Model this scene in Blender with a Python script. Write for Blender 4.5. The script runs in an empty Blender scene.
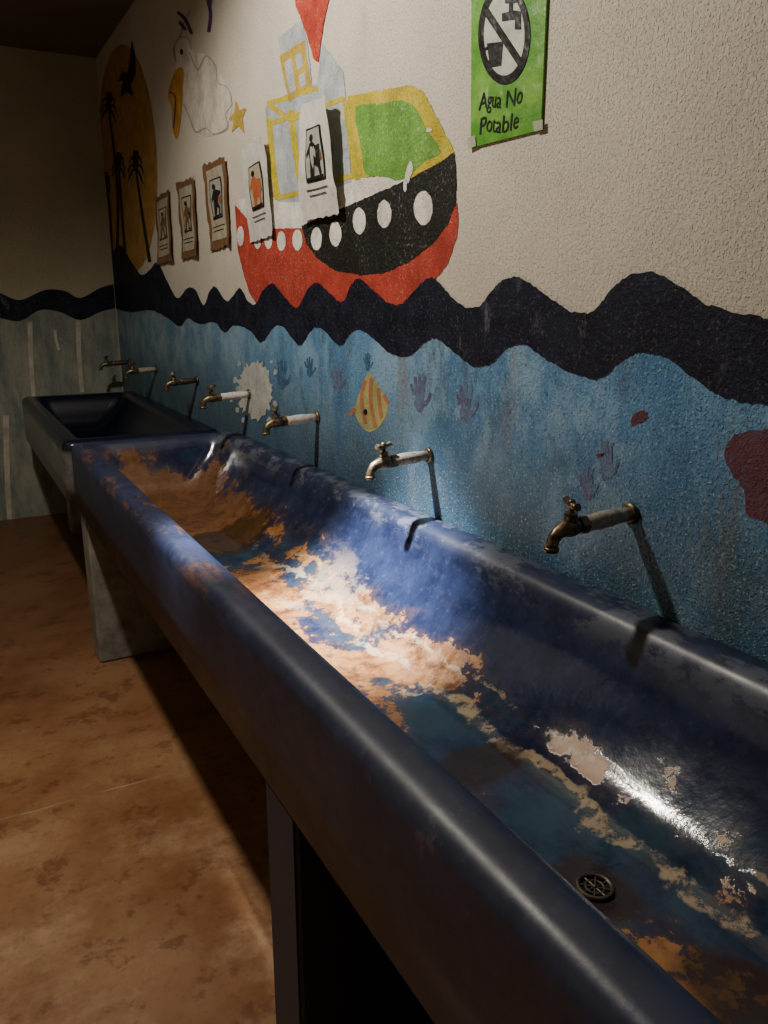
import bpy, bmesh, math, random
from mathutils import Vector, Matrix
random.seed(4)
sc = bpy.context.scene
col = sc.collection

# ------------------------------------------------------------------ survey
CAM_H = 1.45; PITCH = math.radians(14.84); YAW = math.radians(28.6); F = 800.0
XW = 1.10      # right wall plane
YB = 5.86      # back wall plane
ZC = 2.94      # ceiling
RIGHT = Vector((math.cos(YAW), -math.sin(YAW), 0))
FH = Vector((math.sin(YAW), math.cos(YAW), 0))
FWD = FH*math.cos(PITCH) + Vector((0, 0, -math.sin(PITCH)))
UP = FH*math.sin(PITCH) + Vector((0, 0, math.cos(PITCH)))
def ray(px, py):
    return RIGHT*((px-384)/F) + UP*((512-py)/F) + FWD
def W(px, py):          # measured photo point -> (a,b) on the right wall, a=-y, b=z
    d = ray(px, py); t = XW/d.x
    return (max(-d.y*t, -YB+.004), CAM_H+d.z*t)
def B(px, py):          # -> (x,z) on the back wall
    d = ray(px, py); t = YB/d.y
    return (d.x*t, CAM_H+d.z*t)

# ------------------------------------------------------------------ nodes
class NT:
    def __init__(s, name):
        s.m = bpy.data.materials.new(name); s.m.use_nodes = True
        s.t = s.m.node_tree; s.b = s.t.nodes['Principled BSDF']
        g = s.t.nodes.new('ShaderNodeNewGeometry'); s.pos = g.outputs['Position']; s.nor = g.outputs['Normal']
    def set(s, inp, v):
        if isinstance(v, bpy.types.NodeSocket): s.t.links.new(v, inp)
        else:
            if inp.type == 'RGBA':
                if isinstance(v, (int, float)): v = (v, v, v, 1)
                elif len(v) == 3: v = (*v, 1)
            inp.default_value = v
    def noise(s, scale, detail=4, rough=.55, vec=None, dist=0):
        n = s.t.nodes.new('ShaderNodeTexNoise'); s.set(n.inputs['Vector'], vec if vec is not None else s.pos)
        n.inputs['Scale'].default_value = scale; n.inputs['Detail'].default_value = detail
        n.inputs['Roughness'].default_value = rough; n.inputs['Distortion'].default_value = dist
        return n.outputs['Fac']
    def scale(s, v3, vec=None, loc=(0, 0, 0)):
        n = s.t.nodes.new('ShaderNodeMapping'); s.set(n.inputs['Vector'], vec if vec is not None else s.pos)
        n.inputs['Scale'].default_value = v3; n.inputs['Location'].default_value = loc
        return n.outputs[0]
    def math(s, op, a, b=0.0, c=0.0, clamp=False):
        n = s.t.nodes.new('ShaderNodeMath'); n.operation = op; n.use_clamp = clamp
        s.set(n.inputs[0], a); s.set(n.inputs[1], b); s.set(n.inputs[2], c)
        return n.outputs[0]
    def mul(s, *a):
        r = a[0]
        for x in a[1:]: r = s.math('MULTIPLY', r, x)
        return r
    def add(s, *a):
        r = a[0]
        for x in a[1:]: r = s.math('ADD', r, x)
        return r
    def mr(s, v, a, b, c=0.0, d=1.0):
        n = s.t.nodes.new('ShaderNodeMapRange'); n.interpolation_type = 'SMOOTHSTEP'
        s.set(n.inputs[0], v)
        for i, x in enumerate((a, b, c, d)): n.inputs[i+1].default_value = x
        return n.outputs[0]
    def mix(s, f, a, b):
        n = s.t.nodes.new('ShaderNodeMix'); n.data_type = 'RGBA'
        s.set(n.inputs[0], f); s.set(n.inputs[6], a); s.set(n.inputs[7], b)
        return n.outputs[2]
    def xyz(s, v=None):
        n = s.t.nodes.new('ShaderNodeSeparateXYZ'); s.set(n.inputs[0], v if v is not None else s.pos)
        return n.outputs
    def band(s, v, c, w):
        return s.mr(s.math('ABSOLUTE', s.math('SUBTRACT', v, c)), w*.4, w, 1, 0)
    def dist2(s, x, y, sx=1, sy=1):
        p = s.xyz()
        a = s.mul(s.math('SUBTRACT', p[0], x), 1/sx); b = s.mul(s.math('SUBTRACT', p[1], y), 1/sy)
        return s.math('SQRT', s.add(s.mul(a, a), s.mul(b, b)))
    def bump(s, h, strength=.4, dist=.004):
        n = s.t.nodes.new('ShaderNodeBump'); s.set(n.inputs['Height'], h)
        n.inputs['Strength'].default_value = strength; n.inputs['Distance'].default_value = dist
        s.t.links.new(n.outputs[0], s.b.inputs['Normal'])
    def out(s, color, rough=.6, metal=0.0, spec=.5):
        s.set(s.b.inputs['Base Color'], color); s.set(s.b.inputs['Roughness'], rough)
        s.set(s.b.inputs['Metallic'], metal); s.b.inputs['Specular IOR Level'].default_value = spec
        return s.m
def plaster_bump(m, k=1.0):
    h = m.add(m.noise(110, 3, .6), m.mul(m.mr(m.noise(210, 2, .5), .55, .7), .8))
    m.bump(h, .65*k, .004)
def speck(m): return m.mr(m.noise(150, 3, .6), .58, .66)

def paint(name, c, worn=(.58, .53, .45), amt=.6, rough=.55, var=.3, fade=0.0):
    m = NT(name)
    n = m.noise(10, 7, .7); dark = tuple(x*(1-var) for x in c); lite = tuple(min(1, x*(1+var*.6)) for x in c)
    colr = m.mix(m.mr(n, .3, .7), dark, lite)
    w = m.mul(m.mr(m.noise(120, 4, .65), .55, .66), m.mr(m.noise(5, 6, .7), .38, .60, .15, 1.0))
    colr = m.mix(m.mul(w, amt), colr, worn)
    if fade: colr = m.mix(m.math('MAXIMUM', fade*.5, m.mr(m.noise(45, 5, .75), .40, .60, 0, min(1, fade*1.6))), colr, worn)
    plaster_bump(m)
    return m.out(colr, rough, 0, .35)

def wall_mat(name, c):
    m = NT(name)
    n = m.noise(2.2, 5, .6)
    c1 = m.mix(m.mr(n, .3, .75), tuple(x*.84 for x in c), c)
    c1 = m.mix(m.mul(m.mr(m.noise(14, 5, .7), .58, .78), .3), c1, (.38, .30, .22))
    c1 = m.mix(m.mul(m.mr(m.noise(5, 7, .75, m.scale((1, 1, .35))), .58, .74), .3), c1, (.42, .34, .25))
    c1 = m.mix(m.mul(speck(m), .5), c1, tuple(x*.42 for x in c))
    plaster_bump(m)
    return m.out(c1, .75, 0, .25)
M_wall = wall_mat('plaster_cream', (.70, .645, .55))
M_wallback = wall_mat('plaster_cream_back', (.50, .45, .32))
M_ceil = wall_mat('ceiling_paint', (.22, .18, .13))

# blue lower wall
m = NT('blue_wall_paint')
p = m.xyz()
st = m.noise(6, 6, .65, m.scale((1, 1, .22)))
blot = m.noise(3.5, 7, .72, m.scale((1, 1, .8)))
c1 = m.mix(m.mr(st, .3, .7), (.050, .17, .37), (.17, .39, .64))
c1 = m.mix(m.mr(blot, .47, .60, 0, .65), c1, (.29, .49, .68))
c1 = m.mix(m.mr(m.noise(7, 7, .75, m.scale((1, 1, .5), None, (3, 1, 2))), .52, .64, 0, .6), c1, (.06, .13, .21))
c1 = m.mix(m.mr(m.noise(9, 7, .7, m.scale((1, 1, .14), None, (1, 7, 2))), .57, .66, 0, .5), c1, (.24, .21, .18))
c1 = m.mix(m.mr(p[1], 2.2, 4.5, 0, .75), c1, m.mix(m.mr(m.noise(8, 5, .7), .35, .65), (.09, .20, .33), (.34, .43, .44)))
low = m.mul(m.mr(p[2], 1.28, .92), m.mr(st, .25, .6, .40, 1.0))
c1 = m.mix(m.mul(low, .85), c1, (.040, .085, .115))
c1 = m.mix(m.mul(speck(m), .5), c1, (.5, .55, .52))
c1 = m.mix(m.mul(m.mr(m.noise(90, 3, .6), .58, .66), .55), c1, (.03, .08, .14))
plaster_bump(m, 1.2)
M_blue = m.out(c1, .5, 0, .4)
m = NT('faded_blue_back_paint')
st = m.noise(7, 6, .7, m.scale((1, 1, .3)))
c1 = m.mix(m.mr(st, .3, .65), (.13, .18, .17), (.36, .36, .29))
plaster_bump(m)
M_blueback = m.out(c1, .6)
m = NT('navy_wave_paint')
sc1 = m.mul(m.mr(m.noise(7, 7, .78, m.scale((1, 1.2, .5))), .57, .70), .5)
c1 = m.mix(sc1, m.mix(m.mr(m.noise(12, 4), .3, .7), (.005, .006, .015), (.013, .016, .036)), (.20, .21, .25))
c1 = m.mix(m.mul(speck(m), .25), c1, (.20, .20, .23))
plaster_bump(m)
M_navy = m.out(c1, .6, 0, .22)

M_red = paint('red_paint', (.46, .055, .035), worn=(.55, .36, .28), amt=.65)
M_black = paint('black_paint', (.012, .012, .011), amt=.3)
M_white = paint('white_paint', (.82, .79, .72), amt=.1)
M_yel = paint('yellow_paint', (.58, .47, .03))
M_yel2 = paint('ochre_paint', (.52, .36, .05))
M_green = paint('green_paint', (.15, .36, .05))
M_grey = paint('pale_blue_paint', (.43, .48, .51))
M_orange = paint('sunset_orange_paint', (.46, .25, .06), amt=.4)
M_beak = paint('beak_orange_paint', (.58, .30, .04))
M_purp = paint('purple_paint', (.10, .03, .12))
M_line = paint('grey_outline_paint', (.42, .38, .33), amt=.9)
M_body = paint('offwhite_body_paint', (.74, .69, .60), amt=.5)
WB = (.13, .30, .47)
M_hand = paint('handprint_paint', (.03, .07, .18), worn=WB, amt=.9, fade=.42)
M_pink = paint('pink_hand_paint', (.13, .08, .18), worn=WB, amt=.9, fade=.38)
M_dred = paint('dark_red_paint', (.17, .03, .05), worn=(.07, .11, .16), amt=.8, fade=.3)
M_fish = paint('fish_yellow_paint', (.52, .45, .09), worn=(.2, .36, .42), amt=.7, fade=.25)
M_fisho = paint('fish_orange_paint', (.5, .18, .05), worn=(.2, .36, .42), amt=.6, fade=.15)
M_drip = paint('white_drip_paint', (.56, .52, .42), amt=.2)
M_patch = paint('repair_plaster', (.66, .66, .62), worn=(.25, .32, .34), amt=.8, fade=.25)

# ------------------------------------------------------------------ helpers
def mk(name, me, mats, parent=None, smooth=False):
    ob = bpy.data.objects.new(name, me); col.objects.link(ob)
    for x in (mats if isinstance(mats, (list, tuple)) else [mats]): me.materials.append(x)
    if parent: ob.parent = parent
    if smooth:
        for p in me.polygons: p.use_smooth = True
    return ob
def empty(name):
    e = bpy.data.objects.new(name, None); e.empty_display_size = .1; col.objects.link(e); return e
def box(name, lo, hi, mat, parent=None, bev=0):
    bm = bmesh.new(); bmesh.ops.create_cube(bm, size=1)
    for v in bm.verts: v.co = Vector([(lo[i]+hi[i])/2 + v.co[i]*(hi[i]-lo[i]) for i in range(3)])
    if bev: bmesh.ops.bevel(bm, geom=bm.edges[:], offset=bev, segments=3, affect='EDGES')
    me = bpy.data.meshes.new(name); bm.to_mesh(me); bm.free()
    return mk(name, me, mat, parent)
def cr(pts, n=6, closed=True):
    out = []; N = len(pts)
    rng = range(N) if closed else range(N-1)
    for i in rng:
        g = lambda k: Vector(pts[k % N]) if closed else Vector(pts[max(0, min(N-1, k))])
        p0, p1, p2, p3 = g(i-1), g(i), g(i+1), g(i+2)
        for j in range(n):
            t = j/n
            out.append(tuple(.5*((2*p1)+(p2-p0)*t+(2*p0-5*p1+4*p2-p3)*t*t+(3*p1-p0-3*p2+p3)*t**3)))
    if not closed: out.append(tuple(pts[-1]))
    return out
def flat(name, polys, mat, off, parent, plane='R'):
    bm = bmesh.new()
    for pl in polys:
        if plane == 'R': vs = [bm.verts.new((XW-off, -a, b)) for a, b in pl]
        else: vs = [bm.verts.new((a, YB-off, b)) for a, b in pl]
        f = bm.faces.new(vs); f.normal_update()
        want = Vector((-1, 0, 0)) if plane == 'R' else Vector((0, -1, 0))
        if f.normal.dot(want) < 0: f.normal_flip()
    bmesh.ops.triangulate(bm, faces=bm.faces[:])
    me = bpy.data.meshes.new(name); bm.to_mesh(me); bm.free()
    return mk(name, me, mat, parent)
def WP(pts, smooth=0):
    if smooth: pts = cr(pts, smooth)
    return [W(*q) for q in pts]
def HP(pts, amp=.0035, step=.012):
    """hand-painted outline: subdivide wall polygon and wobble the edge slightly"""
    P = WP(pts); out = []
    for i, a in enumerate(P):
        b = P[(i+1) % len(P)]; L_ = math.dist(a, b); n = max(1, int(L_/step))
        for k in range(n):
            t = k/n; j = amp*.5
            out.append((a[0]+(b[0]-a[0])*t+random.uniform(-j, j), a[1]+(b[1]-a[1])*t+random.uniform(-j, j)))
    return out
def ell(cx, cy, rx, ry, n=28, jit=0, tilt=0):
    o = []
    for i in range(n):
        t = 2*math.pi*i/n; r = 1+jit*(random.random()-.5)
        x, y = rx*r*math.cos(t), ry*r*math.sin(t)
        o.append((cx+x*math.cos(tilt)-y*math.sin(tilt), cy+x*math.sin(tilt)+y*math.cos(tilt)))
    return o
def stroke(pts, w0, w1=None, n=4):
    w1 = w0 if w1 is None else w1
    c = cr(pts, n, False) if len(pts) > 2 else [tuple(pts[0]), tuple(pts[-1])]
    L, R = [], []
    for i, q in enumerate(c):
        a = Vector(c[max(0, i-1)]); b = Vector(c[min(len(c)-1, i+1)]); d = (b-a).normalized()
        nrm = Vector((-d.y, d.x)); w = (w0+(w1-w0)*i/(len(c)-1))/2
        L.append(tuple(Vector(q)+nrm*w)); R.append(tuple(Vector(q)-nrm*w))
    return L+R[::-1]

# ------------------------------------------------------------------ room
XL, YF = -1.7, -2.4
box('wall_right', (XW, YF, 0), (XW+.15, YB+.15, ZC), M_wall)
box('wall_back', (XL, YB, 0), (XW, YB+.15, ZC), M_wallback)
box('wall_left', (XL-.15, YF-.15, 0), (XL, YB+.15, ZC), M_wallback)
box('wall_front', (XL, YF-.15, 0), (XW+.15, YF, ZC), M_wallback)
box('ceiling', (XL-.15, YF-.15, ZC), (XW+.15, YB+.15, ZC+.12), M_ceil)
m = NT('stained_concrete_floor')
p = m.xyz()
n1 = m.noise(1.8, 8, .65); n2 = m.noise(7, 9, .72); n3 = m.noise(40, 4, .6)
c1 = m.mix(m.mr(n1, .3, .7), (.25, .105, .042), (.42, .22, .10))
c1 = m.mix(m.mr(n2, .54, .60, 0, .65), c1, (.17, .058, .020))
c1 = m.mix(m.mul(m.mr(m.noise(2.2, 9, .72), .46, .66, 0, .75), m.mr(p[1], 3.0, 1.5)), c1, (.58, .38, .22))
c1 = m.mix(m.mul(m.mr(n3, .5, .75), .3), c1, (.10, .042, .022))
c1 = m.mix(m.mr(p[1], 2.2, 3.8, 0, .62), c1, (.085, .032, .016))  # light falloff painted into the floor colour: darker towards the far end
g = m.math('ABSOLUTE', m.math('SUBTRACT', m.add(p[1], m.mul(m.math('SUBTRACT', m.noise(6, 3), .5), .02)), 2.29))
gl = m.mul(m.mr(g, .002, .005, 1, 0), m.mr(p[0], .52, .38))
c1 = m.mix(m.mul(gl, m.mr(n2, .38, .62), .6), c1, (.52, .42, .30))
m.bump(m.math('SUBTRACT', m.add(n2, m.mul(n3, .3)), m.mul(gl, .6)), .2, .006)
M_floor = m.out(c1, m.mr(n1, .35, .65, .34, .6), 0, .45)
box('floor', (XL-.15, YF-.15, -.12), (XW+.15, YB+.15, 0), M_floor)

# ------------------------------------------------------------------ ocean mural
up = [(113,250),(122,246),(132,262),(142,275),(150,270),(158,263),(168,282),(178,298),(188,288),(196,290),(204,305),(210,292),(216,287),(228,301),(240,288),(248,300),(256,304),(264,290),(274,284),(288,300),(298,308),(308,290),(318,283),(330,293),(343,302),(352,285),(360,279),(376,292),(390,303),(402,304),(414,292),(426,280),(436,279),(448,292),(464,306),(480,306),(492,292),(503,281),(520,277),(540,290),(560,304),(578,313),(596,310),(612,290),(632,275),(655,273),(680,285),(705,303),(735,312),(768,318)]
lo = [(115,308),(130,312),(150,310),(165,316),(180,326),(188,318),(200,324),(215,322),(225,332),(235,325),(250,330),(262,342),(275,326),(285,328),(300,345),(312,330),(322,328),(340,345),(352,332),(362,330),(376,340),(392,354),(410,355),(425,343),(437,338),(455,352),(475,366),(492,363),(508,348),(524,344),(545,358),(570,372),(600,378),(620,362),(640,352),(665,357),(690,375),(715,392),(745,402),(768,403)]
U = [W(*q) for q in cr(up, 7, False)]; L = [W(*q) for q in cr(lo, 8, False)]
U[0] = (-YB+.004, U[0][1]); L[0] = (-YB+.004, L[0][1])
def extend(C):
    a0, b0 = C[-1]
    for i in range(1, 200):
        a = a0 + i*.014
        if a > -YF-.02: break
        C.append((a, b0+.035*(1-math.cos(2*math.pi*i*.014/.36))))
extend(U); extend(L)
def rough_edge(C):
    return [(a, b+.0045*(random.random()-.5)) for a, b in C]
U = rough_edge(U); L = rough_edge(L)
ocean = empty('ocean_wave_mural')
flat('blue_sea', [L+[(L[-1][0], .002), (L[0][0], .002)]], M_blue, .0008, ocean)
flat('navy_wave_band', [U+L[::-1]], M_navy, .0028, ocean)
ocean2 = empty('ocean_wave_mural')
ub = [(-12,290),(0,293),(20,300),(45,290),(65,291),(80,298),(100,288),(114,284)]
lb = [(-12,316),(0,318),(20,321),(40,310),(60,312),(80,320),(100,312),(116,308)]
UB = [B(*q) for q in cr(ub, 5, False)]; LB = [B(*q) for q in cr(lb, 5, False)]
UB[-1] = (XW-.006, UB[-1][1]); LB[-1] = (XW-.006, LB[-1][1])
def extb(C):
    a0, b0 = C[0]; new = []
    for i in range(1, 60):
        a = a0-i*.04
        if a < XL+.02: break
        new.append((a, b0+.02*math.sin(2*math.pi*i*.04/.45)))
    return new[::-1]+C
UB = extb(UB); LB = extb(LB)
flat('back_sea', [LB+[(LB[-1][0], .002), (LB[0][0], .002)]], M_blueback, .001, ocean2, 'B')
flat('back_wave_band', [UB+LB[::-1]], M_navy, .003, ocean2, 'B')
drips = []
for px, y0, y1, w in [(30,322,400,5),(78,318,392,5),(6,415,525,6),(55,330,350,3)]:
    q = stroke([(px, y0), (px+1, (y0+y1)/2), (px+4, y1)], w, w*.8)
    drips.append([B(*z) for z in q])
flat('paint_drips', drips, M_drip, .002, ocean2, 'B')

# ------------------------------------------------------------------ ship mural
ship = empty('ship_mural')
flat('red_hull', [HP([(235,205),(247,218),(262,228),(302,226),(380,215),(458,203),(459,220),(457,238),(449,262),(431,286),(404,308),(380,322),(300,322),(258,306),(250,294),(244,275),(238,250)])], M_red, .0012, ship)
flat('white_deck', [HP([(236,200),(262,196),(300,200),(352,178),(400,176),(425,172),(380,196),(330,214),(302,228),(262,229),(247,218)])], M_white, .0016, ship)
flat('black_hull', [HP([(302,226),(322,216),(350,205),(380,192),(412,178),(440,163),(455,153),(457,180),(456,205),(448,225),(432,245),(410,262),(385,273),(360,275),(335,270),(318,259),(307,244)])], M_black, .0020, ship)
flat('portholes', [WP(ell(*q, 24, .08)) for q in [(424,208,9.5,17),(385,214,7,14),(360,221,6.5,13.5),(336,234,6,12.5),(317,239,5.5,11.5),(298,240,5,10.5),(282,241,4.3,10),(269,240,3.8,9),(258,240,3.5,9),(241,236,3.5,10)]], M_white, .0024, ship)
flat('stern_cabin', [HP([(348,96),(412,85),(424,91),(440,122),(455,152),(440,163),(412,178),(370,176),(352,180)])], M_yel, .0018, ship)
flat('stern_window', [HP(cr([(356,108),(380,104),(405,101),(417,110),(428,130),(442,152),(425,162),(402,180),(384,176),(366,174),(362,150)], 3))], M_green, .0022, ship)
flat('main_cabin', [HP([(266,108),(290,92),(318,84),(322,42),(344,72),(346,96),(352,182),(302,202),(280,202),(271,188)])], M_grey, .0019, ship)
fr = []
for q in [((270,118),(272,150),(278,200)), ((292,110),(296,150),(304,198)), ((346,100),(350,130),(358,180))]:
    fr.append(HP(stroke(list(q), 6)))
for q in [((268,104),(318,88)), ((270,124),(300,114)), ((278,198),(304,192)), ((290,120),(345,98)), ((320,186),(362,172)), ((268,104),(292,120))]:
    fr.append(HP(stroke(list(q), 5)))
for i, f_ in enumerate(fr): flat('cabin_frame_%d' % i, [f_], M_yel, .0022+.00008*i, ship)
flat('bridge', [HP([(279,38),(302,20),(308,42),(313,90),(292,104),(284,82)])], M_grey, .0021, ship)
flat('bridge_window', [HP([(280,56),(305,40),(312,86),(290,102)])], M_yel2, .0026, ship)
flat('bridge_window_panes', [WP(q) for q in [[(285,62),(292,58),(297,90),(291,94)], [(296,56),(302,52),(304,66),(298,70)], [(299,76),(305,72),(307,84),(301,88)]]], M_grey, .0029, ship)
flat('funnel', [HP([(286,-60),(345,-60),(332,-10),(324,25),(319,62),(314,58),(306,30),(297,8),(292,-20)])], M_red, .0028, ship)
flat('bare_plaster_scrapes', [WP(ell(410,172,3,11,14,.4,.15)), WP(ell(406,186,2,6,10,.4)), WP(ell(430,130,3,2,10,.4))], M_white, .0031, ship)

# ------------------------------------------------------------------ sunset + palms
sun = empty('palm_sunset_mural')
flat('orange_sun', [HP(ell(128,158,29,114,40,0,-.05), .006, .03)], M_orange, .0012, sun)
pp = []
def palm(base, mid, top, rx, ry):
    pp.append(WP(stroke([base, mid, top], 3.4, 2.0)))
    for ang in (-170, -140, -105, -70, -40, -10, 165, 20):
        a = math.radians(ang)
        e = (top[0]+rx*math.cos(a), top[1]+ry*math.sin(a)*.8+ry*.35)
        mdl = (top[0]+rx*.55*math.cos(a), top[1]+ry*.7*math.sin(a))
        pp.append(WP(stroke([top, mdl, e], 3.5, .8)))
palm((117,262),(118,190),(109,108), 8, 24)
palm((126,262),(122,210),(119,166), 7, 20)
palm((150,262),(142,210),(136,168), 8, 26)
palm((112,250),(110,210),(106,184), 5, 18)
for i, f_ in enumerate(pp): flat('palm_%d' % i, [f_], M_black, .0018+.00002*i, sun)
flat('seagull', [WP([(118,82),(123,70),(127,74),(130,62),(132,40),(136,56),(136,74),(131,86),(134,96),(127,92),(121,98),(122,86),(124,80)])], M_black, .0024, sun)

# ------------------------------------------------------------------ pelican
pel = empty('pelican_mural')
flat('white_body', [WP([(176,60),(182,42),(188,40),(196,52),(206,55),(220,72),(232,100),(226,128),(206,136),(192,124),(184,100)], 4)], M_body, .0012, pel)
outl = []
for q in [[(176,62),(174,48),(180,38),(188,38),(192,50)], [(190,52),(198,70),(206,56),(216,66),(218,82),(228,88),(232,104),(226,114),(228,128),(214,134),(206,128),(196,132),(190,118),(184,104)], [(180,38),(184,24),(190,10)]]:
    outl.append(WP(stroke(q, 1.2)))
for i, f_ in enumerate(outl): flat('body_outline_%d' % i, [f_], M_line, .0018+.0001*i, pel)
flat('eye', [WP(ell(182,52,1.5,3))], M_black, .0022, pel)
flat('beak', [HP(cr([(168,96),(172,80),(178,68),(184,70),(183,88),(182,110),(178,138),(173,130),(172,108)], 3))], M_beak, .0022, pel)
flat('beak_edge', [WP(stroke([(170,92),(176,98),(174,128)], 1.6))], M_purp, .0025, pel)
flat('webbed_foot', [HP([(229,119),(235,112),(236,100),(240,110),(247,108),(243,118),(245,134),(239,126),(232,132),(234,122)])], M_yel2, .0022, pel)
for i, q in enumerate([[(178,12),(186,20),(192,34)], [(208,0),(211,14),(209,32)], [(212,-8),(210,6)], [(180,22),(186,30)]]):
    flat('leg_stripe_%d' % i, [WP(stroke(q, 3.2))], M_purp, .0022+.0001*i, pel)

# ------------------------------------------------------------------ sea creatures + hands
fish = empty('fish_mural')
flat('fish_body', [HP(cr([(355,408),(362,388),(370,373),(380,388),(389,404),(382,424),(370,432),(360,424)], 3))], M_fish, .0013, fish)
for i, q in enumerate([[(366,380),(362,398),(366,424)], [(372,378),(371,400),(376,428)], [(379,388),(380,404),(382,418)], [(355,408),(350,416)], [(389,404),(384,395)]]):
    flat('fish_stripe_%d' % i, [WP(stroke(q, 3.5))], M_fisho, .0018+.0001*i, fish)
flat('fish_eye', [WP(ell(366,412,2,3))], M_black, .0024, fish)
def hand(name, cx, cy, s, mat):
    h = empty(name); P = [WP(ell(cx, cy, 5*s, 9*s, 20, .35))]
    for i, (dx, ln) in enumerate([(-6, 13), (-3, 19), (0, 21), (3.5, 19)]):
        P.append(HP(stroke([(cx+dx*s*.8, cy-6*s), (cx+dx*s*1.1, cy-(ln*.6)*s-4*s), (cx+dx*s*1.35, cy-ln*s-4*s)], 3.2*s, 2.6*s), .004, .01))
    P.append(HP(stroke([(cx+4*s, cy+3*s), (cx+8*s, cy-2*s), (cx+10*s, cy-8*s)], 3.4*s, 2.4*s), .004, .01))
    for i, pl in enumerate(P):
        flat('print_%d' % i, [pl], mat, .0013+.0001*i, h)
hand('handprint_mural', 282, 382, .9, M_hand)
hand('handprint_mural', 338, 385, .8, M_pink)
hand('handprint_mural', 420, 402, 1.1, M_pink)
hand('handprint_mural', 466, 412, 1.2, M_pink)
hand('handprint_mural', 607, 470, 1.2, M_pink)
hand('handprint_mural', 588, 492, 1.0, M_pink)
hand('handprint_mural', 368, 366, .5, M_hand)
hand('handprint_mural', 310, 372, .6, M_hand)
crab = empty('red_fish_mural')
flat('red_body', [HP(cr([(724,452),(736,434),(768,430),(800,440),(810,480),(800,520),(768,522),(748,512),(744,490),(732,474)], 4), .006)], M_dred, .0014, crab)
flat('pink_smear', [WP(ell(640,418,10,5,16,.5,-.6)), WP(ell(600,455,4,2,12,.4))], M_dred, .0015, crab)
pl = empty('plaster_repair_patch')
flat('plaster_patch', [WP(ell(256,390,17,28,70,.30))], M_patch, .0028, pl)
flat('plaster_splat', [WP(ell(x, y, r, r*1.4, 12, .5)) for x, y, r in [(240,364,2),(236,380,2.5),(276,372,2),(270,420,2.5),(244,420,2),(232,400,1.6),(272,362,1.5),(238,410,2),(276,404,2.2)]], M_patch, .0026, pl)

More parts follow.
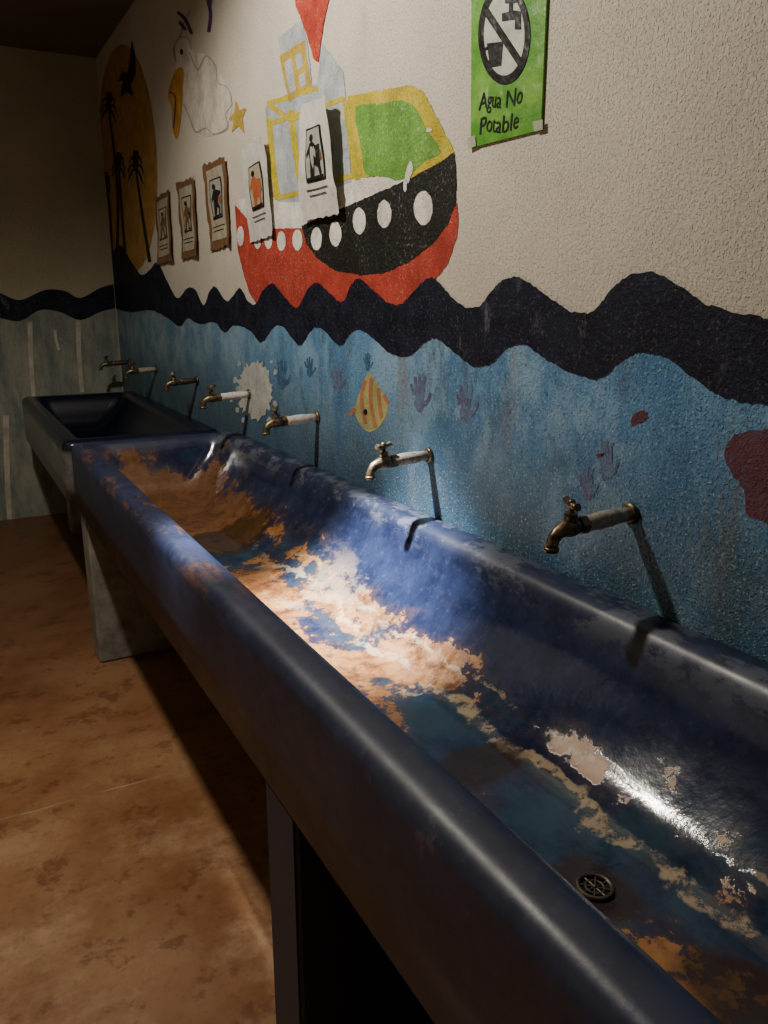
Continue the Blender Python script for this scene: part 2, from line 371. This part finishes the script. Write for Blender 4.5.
# ------------------------------------------------------------------ paper notices
def sheet_mat(name, c, fold=1.0):
    m = NT(name)
    n = m.noise(25, 5, .6)
    c1 = m.mix(m.mr(n, .3, .7), tuple(x*.82 for x in c), c)
    m.bump(m.noise(16, 3, .5), .7*fold, .012)
    return m.out(c1, .32, 0, .5)
M_paper = sheet_mat('paper_white', (.70, .68, .62)); M_kraft = sheet_mat('kraft_frame', (.22, .12, .06))
M_oldp = sheet_mat('paper_aged', (.50, .44, .33))
M_ink = sheet_mat('ink_black', (.02, .02, .02)); M_inkr = sheet_mat('ink_red', (.50, .13, .05)); M_inkg = sheet_mat('ink_teal', (.05, .22, .20))
M_inkb = sheet_mat('ink_brown', (.20, .09, .04))
M_pgrey = sheet_mat('picture_grey', (.42, .42, .39)); M_pwarm = sheet_mat('picture_warm', (.50, .42, .28))
def notice(corners, frame=False, lift=.006, curl=.012, seed=0):
    e = empty('paper_notice')
    C = [Vector(W(*c)) for c in corners]   # TL TR BR BL
    body, prop, bg = [(M_ink, M_inkb, M_pgrey), (M_inkr, M_inkg, M_pwarm), (M_ink, M_inkr, M_pgrey), (M_inkb, M_ink, M_pwarm), (M_inkb, M_inkg, M_pwarm)][seed]
    def P(u, v, off):
        q = C[0]*(1-u)*(1-v)+C[1]*u*(1-v)+C[2]*u*v+C[3]*(1-u)*v
        z = lift + curl*(.5+.5*math.sin(3.1*v+1.3*u+seed))*.6 + curl*.5*u*u + .0026*math.sin(11*v+7*u+seed)
        return Vector((XW-z-off, -q.x, q.y))
    def grid(name, u0, u1, v0, v1, off, mat, n=14, rag=0):
        bm = bmesh.new(); V = []
        for j in range(n+1):
            row = []
            for i in range(n+1):
                u = u0+(u1-u0)*i/n; v = v0+(v1-v0)*j/n
                if rag:
                    if i in (0, n): u += rag*(random.random()-.5)
                    if j in (0, n): v += rag*(random.random()-.5)
                row.append(bm.verts.new(P(u, v, off)))
            V.append(row)
        for j in range(n):
            for i in range(n):
                bm.faces.new((V[j][i], V[j+1][i], V[j+1][i+1], V[j][i+1]))
        me = bpy.data.meshes.new(name); bm.to_mesh(me); bm.free()
        return mk(name, me, mat, e, True)
    if frame:
        grid('kraft_backing', 0, 1, 0, 1, 0, M_kraft, 14, .04); grid('sheet', .14, .88, .08, .90, .0015, M_oldp)
    else:
        grid('sheet', 0, 1, 0, 1, 0, M_paper, 14, .03)
    u0, u1, v0, v1 = (.26, .78, .2, .66) if frame else (.24, .78, .22, .68)
    grid('picture_border', u0, u1, v0, v1, .0028, M_ink)
    grid('picture', u0+.035, u1-.035, v0+.018, v1-.018, .0038, bg)
    def poly(name, pts, mat):
        bm = bmesh.new(); vs = [bm.verts.new(P(u0+(u1-u0)*a, v0+(v1-v0)*b, .0052)) for a, b in pts]
        bmesh.ops.triangulate(bm, faces=[bm.faces.new(vs)])
        me = bpy.data.meshes.new(name); bm.to_mesh(me); bm.free(); mk(name, me, mat, e)
    poly('figure_head', [(.42+.13*math.cos(t*.6283), .20+.07*math.sin(t*.6283)) for t in range(10)], M_ink)
    poly('figure_body', [(.34, .29), (.52, .27), (.70, .36), (.88, .34), (.86, .40), (.66, .44), (.60, .60), (.78, .72), (.82, .88), (.70, .90), (.66, .76), (.50, .70), (.42, .90), (.24, .92), (.32, .62), (.26, .46), (.14, .56), (.12, .48)], body)
    poly('figure_prop', [(.66, .46), (.88, .44), (.90, .62), (.74, .66)], prop)
    poly('figure_ground', [(.08, .92), (.92, .90), (.92, .95), (.08, .96)], M_ink)
    for k, (a, b) in enumerate([(.2, .82), (.26, .76)]):
        grid('caption_%d' % k, a, b, .74+.05*k, .75+.05*k, .0028, M_ink, 4)
    return e
notice([(307,106),(341,97),(347,214),(308,222)], lift=.010, curl=.035, seed=0)
notice([(247,150),(271,136),(277,236),(252,243)], lift=.008, curl=.02, seed=1)
notice([(205,166),(228,156),(233,245),(212,251)], True, seed=2)
notice([(178,184),(196,177),(201,256),(184,260)], True, seed=3)
notice([(156,198),(171,190),(176,260),(160,265)], True, seed=4)

# ------------------------------------------------------------------ green sign
sg = empty('no_drinking_water_sign')
m = NT('green_sign_paint')
c1 = m.mix(m.mr(m.noise(14, 6, .7), .35, .7), (.09, .31, .03), (.22, .47, .07))
c1 = m.mix(m.mr(m.noise(30, 6, .75, m.scale((1, 1, .4))), .58, .70, 0, .6), c1, (.55, .62, .36))
m.bump(m.noise(20, 3), .5, .01)
M_sgn = m.out(c1, .35)
bm = bmesh.new()
q = [W(*z) for z in [(474,-45),(551,-50),(543,130),(473,148)]]
fr_ = [bm.verts.new((XW-.006, -a, b)) for a, b in q]; bk = [bm.verts.new((XW-.0005, -a, b)) for a, b in q]
bm.faces.new(fr_[::-1]); bm.faces.new(bk)
for i in range(4): bm.faces.new((fr_[i], fr_[(i+1) % 4], bk[(i+1) % 4], bk[i]))
bmesh.ops.recalc_face_normals(bm, faces=bm.faces[:])
me = bpy.data.meshes.new('board'); bm.to_mesh(me); bm.free(); mk('board', me, M_sgn, sg)
M_sw = sheet_mat('sign_white', (.66, .70, .60)); 
flat('white_disc', [WP(ell(507,35,24,46,40))], M_sw, .0070, sg)
o = ell(507,35,26,50,48); i_ = ell(507,35,20.5,41,48)
bm = bmesh.new()
vo = [bm.verts.new((XW-.0076, -W(*z)[0], W(*z)[1])) for z in o]; vi = [bm.verts.new((XW-.0076, -W(*z)[0], W(*z)[1])) for z in i_]
for k in range(48): bm.faces.new((vo[k], vo[(k+1) % 48], vi[(k+1) % 48], vi[k]))
me = bpy.data.meshes.new('ban_ring'); bm.to_mesh(me); bm.free(); mk('ban_ring', me, M_ink, sg)
flat('ban_slash', [WP(stroke([(488,10),(525,66)], 7))], M_ink, .0078, sg)
flat('tap_icon', [WP([(505,14),(512,12),(512,4),(508,4),(508,0),(520,-1),(520,3),(516,4),(516,11),(524,12),(524,30),(518,30),(518,20),(505,22)])], M_ink, .0080, sg)
flat('cup_icon', [WP([(490,44),(506,42),(504,66),(493,68)]), WP(stroke([(491,48),(486,52),(487,60),(492,62)], 2.5))], M_ink, .0082, sg)
M_tape = sheet_mat('tape', (.50, .52, .40))
flat('tape_strip', [WP([(470,138),(478,136),(479,146),(471,150)]), WP([(536,122),(546,120),(546,130),(538,132)])], M_tape, .0084, sg)
def wtext(txt, p0, p1, hpx, off, mat, parent):
    cu = bpy.data.curves.new('t', 'FONT'); cu.body = txt; cu.size = 1
    ob = bpy.data.objects.new('t', cu); col.objects.link(ob)
    dg = bpy.context.evaluated_depsgraph_get(); me = bpy.data.meshes.new_from_object(ob.evaluated_get(dg))
    bpy.data.objects.remove(ob)
    xs = [v.co.x for v in me.vertices]
    A0 = W(*p0); A1 = W(*p1); T = W(p0[0], p0[1]-hpx); hh = T[1]-A0[1]
    cap = .72
    for v in me.vertices:
        u = (v.co.x-min(xs))/(max(xs)-min(xs)); w = v.co.y/cap
        a = A0[0]+(A1[0]-A0[0])*u + .003*math.sin(9*u)+.10*hh*w; b = A0[1]+(A1[1]-A0[1])*u+hh*w+.003*math.sin(7*u)
        v.co = Vector((XW-off, -a, b))
    mk('lettering_'+txt.split()[0].lower(), me, mat, parent)
wtext('Agua No', (481,111), (524,104), 17, .0075, M_ink, sg)
wtext('Potable', (482,135), (520,129), 17, .0075, M_ink, sg)

# ------------------------------------------------------------------ troughs
m = NT('worn_navy_trough_paint')
p = m.xyz()
stv = m.scale((1, .6, 1))
n_big = m.noise(5.5, 9, .64, stv); n_med = m.noise(13, 8, .72); n_fine = m.noise(60, 4, .6)
navy = m.mix(m.mr(n_med, .3, .7), (.010, .015, .042), (.024, .035, .086))
navy = m.mix(m.mul(m.mr(n_fine, .55, .72), .12), navy, (.14, .17, .26))
back = m.mul(m.mr(p[0], .95, 1.02), m.mr(p[2], .82, .88))
sc_ = m.mul(back, m.mr(m.noise(12, 9, .78, stv), .49, .57))
navy = m.mix(m.mul(sc_, .5), navy, (.17, .19, .23))
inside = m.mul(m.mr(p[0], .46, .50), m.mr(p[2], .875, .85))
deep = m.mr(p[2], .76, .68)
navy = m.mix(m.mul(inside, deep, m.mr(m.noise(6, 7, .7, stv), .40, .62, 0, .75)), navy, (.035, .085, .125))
dz = m.mr(p[2], .82, .675)
val = m.add(m.mul(n_big, .66), m.mul(n_med, .34), m.mul(dz, .20), m.mr(p[1], 2.1, 3.0, 0, .12), m.mr(p[1], .7, 1.7, -.020, .018))
rust = m.mul(m.mr(val, .700, .718), inside)
thin = m.mul(m.mr(val, .63, .71), inside, .35)
zl = m.add(p[2], m.mul(m.math('SUBTRACT', m.noise(4, 5, .6), .5), .09))
line = m.math('MAXIMUM', m.band(zl, .672, .0055), m.mul(m.band(zl, .705, .004), .7))
cream = m.mul(line, m.mr(m.noise(9, 8, .78), .47, .55), inside, m.mr(p[1], 2.6, 2.0))
pale = m.mul(m.mr(m.noise(6, 9, .75, m.scale((1, .5, 1), None, (4, 2, 0))), .52, .60), inside, m.mr(m.dist2(.82, 1.80, .28, .55), 1.0, .3), dz)
rc = m.mix(m.mr(n_med, .35, .65), (.17, .062, .020), (.44, .20, .065))
rc = m.mix(m.mr(m.noise(24, 6, .75), .50, .64, 0, .65), rc, (.08, .036, .020))
rc = m.mix(m.mr(p[1], 2.3, 2.9, 0, .75), rc, (.11, .048, .022))
c1 = m.mix(thin, navy, (.12, .062, .040))
c1 = m.mix(rust, c1, rc)
c1 = m.mix(m.mul(pale, .45), c1, (.56, .42, .28))
c1 = m.mix(m.mul(cream, .75), c1, (.56, .43, .27))
nd = m.mul(m.math('SUBTRACT', m.noise(14, 5, .6), .5), 1.2)
wet = m.math('MAXIMUM', m.mr(m.add(m.dist2(.712, .69, .05, .07), nd), 1.2, .8), m.mr(m.add(m.dist2(.74, .44, .06, .12), nd), 1.2, .85))
wet = m.math('MAXIMUM', wet, m.mr(m.add(m.dist2(.78, 2.55, .16, .14), nd), 1.15, .9))
wet = m.math('MAXIMUM', wet, m.mr(m.add(m.dist2(.74, 1.02, .10, .05), nd), 1.15, .85))
wet = m.mul(wet, inside)
c1 = m.mix(m.mul(wet, .8), c1, (.040, .022, .012))
rimw = m.mul(m.mr(p[2], .850, .875), m.mr(p[0], .54, .49), m.mr(m.noise(8, 9, .78, m.scale((1, .4, 1))), .52, .60), m.mr(p[1], 1.0, 1.9))
c1 = m.mix(m.mul(rimw, .85), c1, (.15, .07, .035))
chip = m.mul(m.mr(m.noise(16, 8, .8), .61, .66), m.mr(p[2], .66, .70), m.math('SUBTRACT', 1, inside))
c1 = m.mix(m.mul(chip, .5), c1, (.13, .12, .14))
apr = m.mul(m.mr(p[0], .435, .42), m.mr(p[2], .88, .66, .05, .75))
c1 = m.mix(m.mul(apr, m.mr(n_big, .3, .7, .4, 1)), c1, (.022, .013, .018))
rg = m.mix(inside, m.mr(n_big, .35, .65, .36, .52), m.mr(n_big, .35, .65, .08, .17))
rg = m.mix(rust, rg, m.mr(n_med, .35, .6, .16, .42))
rg = m.mix(wet, rg, .05)
m.bump(m.add(m.mul(m.add(rust, cream), .3), m.mul(n_fine, .5), m.mul(n_med, .25)), .16, .004)
M_trough = m.out(c1, rg, 0, .6)
m = NT('old_trough_concrete')
p = m.xyz(); n1 = m.noise(9, 7, .7)
c1 = m.mix(m.mr(n1, .35, .65), (.10, .105, .11), (.23, .225, .20))
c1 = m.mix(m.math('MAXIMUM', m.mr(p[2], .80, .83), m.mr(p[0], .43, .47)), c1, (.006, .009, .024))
m.bump(n1, .2, .004)
M_trough2 = m.out(c1, .25)
m = NT('leg_concrete')
n1 = m.noise(9, 7, .7); fx = m.mr(m.xyz()[1], 2.0, 2.6)
c1 = m.mix(fx, m.mix(n1, (.012, .018, .046), (.035, .045, .095)), m.mix(m.mr(n1, .35, .65), (.18, .175, .16), (.34, .32, .28)))
m.bump(n1, .3, .004)
M_leg = m.out(c1, .5)

def rrect(x0, x1, y0, y1, rF, rB, ns=40, nc=10):
    P = []
    def arc(cx, cy, r, a0):
        for k in range(nc+1):
            a = math.radians(a0+90*k/nc); P.append((cx+r*math.cos(a), cy+r*math.sin(a)))
    def seg(p, q):
        for k in range(1, ns): P.append((p[0]+(q[0]-p[0])*k/ns, p[1]+(q[1]-p[1])*k/ns))
    arc(x1-rB, y1-rB, rB, 0); seg((x1-rB, y1), (x0+rF, y1))
    arc(x0+rF, y1-rF, rF, 90); seg((x0, y1-rF), (x0, y0+rF))
    arc(x0+rF, y0+rF, rF, 180); seg((x0+rF, y0), (x1-rB, y0))
    arc(x1-rB, y0+rB, rB, 270); seg((x1, y0+rB), (x1, y1-rB))
    return P
def trough(y0, y1, mat, x0=.41, x1=1.095, zt=.895, zb=.635, legs=()):
    e = empty('trough_sink')
    pr = [(0,0,0,.045,.01,zb),(0,0,0,.045,.01,zb+.09),(0,0,0,.045,.01,zb+.17),(0,0,0,.045,.01,zt-.036)]
    R = .034
    for k in range(1, 7):
        a = math.radians(15*k); i = R*(1-math.cos(a)); pr.append((i, i*.15, i, .045-i*.2, .01, zt-R+R*math.sin(a)))
    inner = [(.050,.040,.050,.05,.05,0),(.064,.054,.062,.05,.06,.002),(.078,.068,.074,.055,.065,.009),(.088,.079,.086,.06,.07,.024),(.096,.088,.098,.065,.075,.048),(.105,.106,.111,.07,.085,.085),(.113,.128,.124,.075,.09,.115),(.123,.155,.140,.08,.09,.145),(.136,.185,.156,.08,.09,.174),(.155,.215,.18,.08,.085,.199),(.180,.245,.215,.07,.07,.217),(.208,.275,.26,.06,.06,.229),(.236,.305,.30,.04,.04,.236),(.262,.345,.34,.03,.03,.240)]
    inn = cr([(a, b, c, d, e2, zt-f) for a, b, c, d, e2, f in inner], 3, False)
    pr += [tuple(v) for v in inn]
    bm = bmesh.new(); prev = None; first = None
    for fi, bi, ei, rF, rB, z in pr:
        ring = [bm.verts.new((x, y, z)) for x, y in rrect(x0+fi, x1-bi, y0+ei, y1-ei, rF, rB)]
        if prev:
            n = len(ring)
            for k in range(n): bm.faces.new((prev[k], prev[(k+1) % n], ring[(k+1) % n], ring[k]))
        else: first = ring
        prev = ring
    bm.faces.new(prev); bm.faces.new(first[::-1])
    bmesh.ops.recalc_face_normals(bm, faces=bm.faces[:])
    me = bpy.data.meshes.new('basin'); bm.to_mesh(me); bm.free()
    b = mk('basin', me, mat, e, True)
    for k, (a, c, xf) in enumerate(legs):
        box('leg_%d' % (k+1), (xf, a, 0), (x1, c, zb+.002), M_leg, e, .008)
    return e
T1 = trough(-.42, 3.40, M_trough, legs=[(-.28,-.14,.425),(1.06,1.20,.412),(3.22,3.37,.422)])
T2 = trough(3.62, 5.52, M_trough2, zt=.865, zb=.60, legs=[(3.75,3.9,.60),(5.25,5.4,.60)])

# ------------------------------------------------------------------ mesh builder for metal
class MB:
    def __init__(s): s.bm = bmesh.new()
    def tube(s, pts, rad, mi, seg=20, caps=True):
        pts = [Vector(p) for p in pts]; prev = None; ref = None
        for i, p in enumerate(pts):
            d = (pts[min(i+1, len(pts)-1)]-pts[max(i-1, 0)]).normalized()
            if ref is None: ref = d.orthogonal().normalized()
            ref = (ref-d*ref.dot(d)).normalized(); bn = d.cross(ref); r = rad[i] if isinstance(rad, (list, tuple)) else rad
            ring = [s.bm.verts.new(p+(ref*math.cos(2*math.pi*k/seg)+bn*math.sin(2*math.pi*k/seg))*r) for k in range(seg)]
            if prev:
                for k in range(seg):
                    f = s.bm.faces.new((prev[k], prev[(k+1) % seg], ring[(k+1) % seg], ring[k])); f.material_index = mi; f.smooth = seg > 8
            elif caps: f = s.bm.faces.new(ring[::-1]); f.material_index = mi
            prev = ring
        if caps: f = s.bm.faces.new(prev); f.material_index = mi
    def ball(s, c, r, mi):
        ret = bmesh.ops.create_uvsphere(s.bm, u_segments=18, v_segments=12, radius=r)
        for v in ret['verts']: v.co += Vector(c)
        for f in {f for v in ret['verts'] for f in v.link_faces}: f.material_index = mi; f.smooth = True
    def done(s, name, mats, parent=None):
        bmesh.ops.recalc_face_normals(s.bm, faces=s.bm.faces[:])
        me = bpy.data.meshes.new(name); s.bm.to_mesh(me); s.bm.free()
        return mk(name, me, mats, parent)
m = NT('tarnished_brass')
n1 = m.noise(70, 5, .7)
M_brass = m.out(m.mix(m.mr(n1, .35, .65), (.08, .06, .035), (.28, .22, .13)), m.mr(n1, .3, .7, .28, .5), .8)
m = NT('taped_pipe')
n1 = m.noise(60, 5, .7)
c1 = m.mix(m.mr(n1, .4, .6), (.24, .20, .14), (.46, .42, .34)); m.bump(n1, .6, .003)
M_pipe = m.out(c1, .45, .1)
m = NT('white_wrapped_pipe')
n1 = m.noise(60, 5, .7)
c1 = m.mix(m.mr(n1, .35, .55), (.45, .42, .35), (.74, .72, .66)); m.bump(n1, .6, .003)
M_wpipe = m.out(c1, .45, 0)
m = NT('dark_pipe'); n1 = m.noise(80, 5, .7)
M_dpipe = m.out(m.mix(n1, (.05, .05, .045), (.18, .15, .11)), .4, .7)
def faucet(y, z, tip, rot=0, pipe=None, ln=.0):
    b = MB()
    b.tube([(0,0,0),(-.004,0,0),(-.008,0,0)], [.021,.021,.016], 1)
    b.tube([(0,0,0),(-.03,0,.0),(-.05,0,0),(-.075,0,0),(-.1,0,0),(-.118-ln,0,0)], [.0135,.0138,.0158,.0165,.0148,.0155], 0)
    o = -ln; H = o-.146
    b.tube([(o-.112,0,0),(o-.128,0,0)], .0178, 1, 6)
    b.tube([(o-.126,0,0),(o-.132,0,0),(o-.140,0,0),(o-.152,0,0),(o-.164,0,-.001),(o-.176,0,-.006),(o-.184,0,-.015),(o-.187,0,-.025),(o-.188,0,-.032)], [.0125,.0140,.0170,.0170,.0140,.0122,.0115,.0112,.0112], 1)
    b.tube([(o-.188,0,-.028),(o-.188,0,-.031),(o-.188,0,-.037)], [.0118,.0142,.0136], 1)
    b.tube([(H,0,.008),(H,0,.018),(H,0,.022)], [.0135,.0125,.011], 1)
    b.tube([(H,0,.019),(H,0,.028)], .0132, 1, 6)
    b.tube([(H,0,.028),(H,0,.042)], .0055, 1, 10)
    c, s_ = math.cos(tip), math.sin(tip)
    b.tube([(H-.024*s_,-.024*c,.045),(H-.011*s_,-.011*c,.042),(H,0,.043),(H+.011*s_,.011*c,.042),(H+.024*s_,.024*c,.045)], [.0072,.0055,.0085,.0055,.0072], 1, 12)
    b.ball((H,0,.046), .0075, 1)
    ob = b.done('water_faucet', [pipe or M_pipe, M_brass])
    ob.location = (XW-.0032, y, z); ob.rotation_euler = (rot, math.radians(-3), 0)
    return ob
for (px, py, tp, rt, pm, ln) in [(632,513,.3,.05,None,.0),(430,455,1.3,0,None,-.012),(318,417,.5,-.1,M_wpipe,.0),(250,394,.9,.1,M_wpipe,.01),(198,380,.4,0,M_dpipe,-.03),(157,369,1.0,0,None,-.01),(130,362,.6,0,M_dpipe,0)]:
    a, bz = W(px, py)
    faucet(-a, bz, tp, rt, pm, ln)
faucet(.34, 1.067, .5)

# drain
b = MB(); dx, dy, dzz = .712, .690, .6555
ringp = [(dx+.024*math.cos(t*math.pi/16), dy+.024*math.sin(t*math.pi/16), dzz+.002) for t in range(33)]
b.tube(ringp, .0035, 0, 8, False)
ringp = [(dx+.013*math.cos(t*math.pi/16), dy+.013*math.sin(t*math.pi/16), dzz+.001) for t in range(33)]
b.tube(ringp, .002, 0, 8, False)
for k in range(4):
    a = k*math.pi/4
    b.tube([(dx-.023*math.cos(a), dy-.023*math.sin(a), dzz+.001), (dx+.023*math.cos(a), dy+.023*math.sin(a), dzz+.001)], .0018, 0, 8)
b.tube([(dx,dy,dzz-.0005),(dx,dy,dzz+.0002)], .023, 1, 24)
b.ball((dx, dy, dzz+.001), .004, 0)
m = NT('drain_black'); M_blk = m.out((.004, .004, .004), .3)
b.done('sink_drain', [M_dpipe, M_blk])

# ------------------------------------------------------------------ lights
def light(kind, name, loc, energy, color, target=None, **kw):
    l = bpy.data.lights.new(name, kind); l.energy = energy; l.color = color
    for k, v in kw.items(): setattr(l, k, v)
    o = bpy.data.objects.new(name, l); col.objects.link(o); o.location = loc
    if target: o.rotation_euler = (Vector(target)-Vector(loc)).to_track_quat('-Z', 'Y').to_euler()
    return o
light('SPOT', 'ceiling_spot_light', (.12, 2.30, 2.78), 2000, (.98, .98, 1), (.83, 1.74, .68), spot_size=math.radians(23), spot_blend=1.0, shadow_soft_size=.05)
light('SPOT', 'ceiling_flood_light', (-.05, 2.25, 2.80), 130, (1, .91, .78), (.42, 1.85, 0), spot_size=math.radians(172), spot_blend=.4, shadow_soft_size=.06)
light('AREA', 'far_fill_light', (-.5, 4.3, 2.90), 3, (1, .90, .75), (-.3, 4.5, 0), shape='RECTANGLE', size=1.2, size_y=2.4)  # soft fill added to lift the far end, not an actual ceiling fixture
w = bpy.data.worlds.new('World'); sc.world = w; w.use_nodes = True
w.node_tree.nodes['Background'].inputs[0].default_value = (.5, .5, .5, 1); w.node_tree.nodes['Background'].inputs[1].default_value = .05

# ------------------------------------------------------------------ camera
cd = bpy.data.cameras.new('camera'); cam = bpy.data.objects.new('camera', cd); col.objects.link(cam)
cam.location = (0, 0, CAM_H); cam.rotation_euler = (math.pi/2-PITCH, 0, -YAW)
cd.sensor_fit = 'VERTICAL'; cd.sensor_height = 36; cd.lens = F/1024*36; cd.clip_start = .02
sc.camera = cam
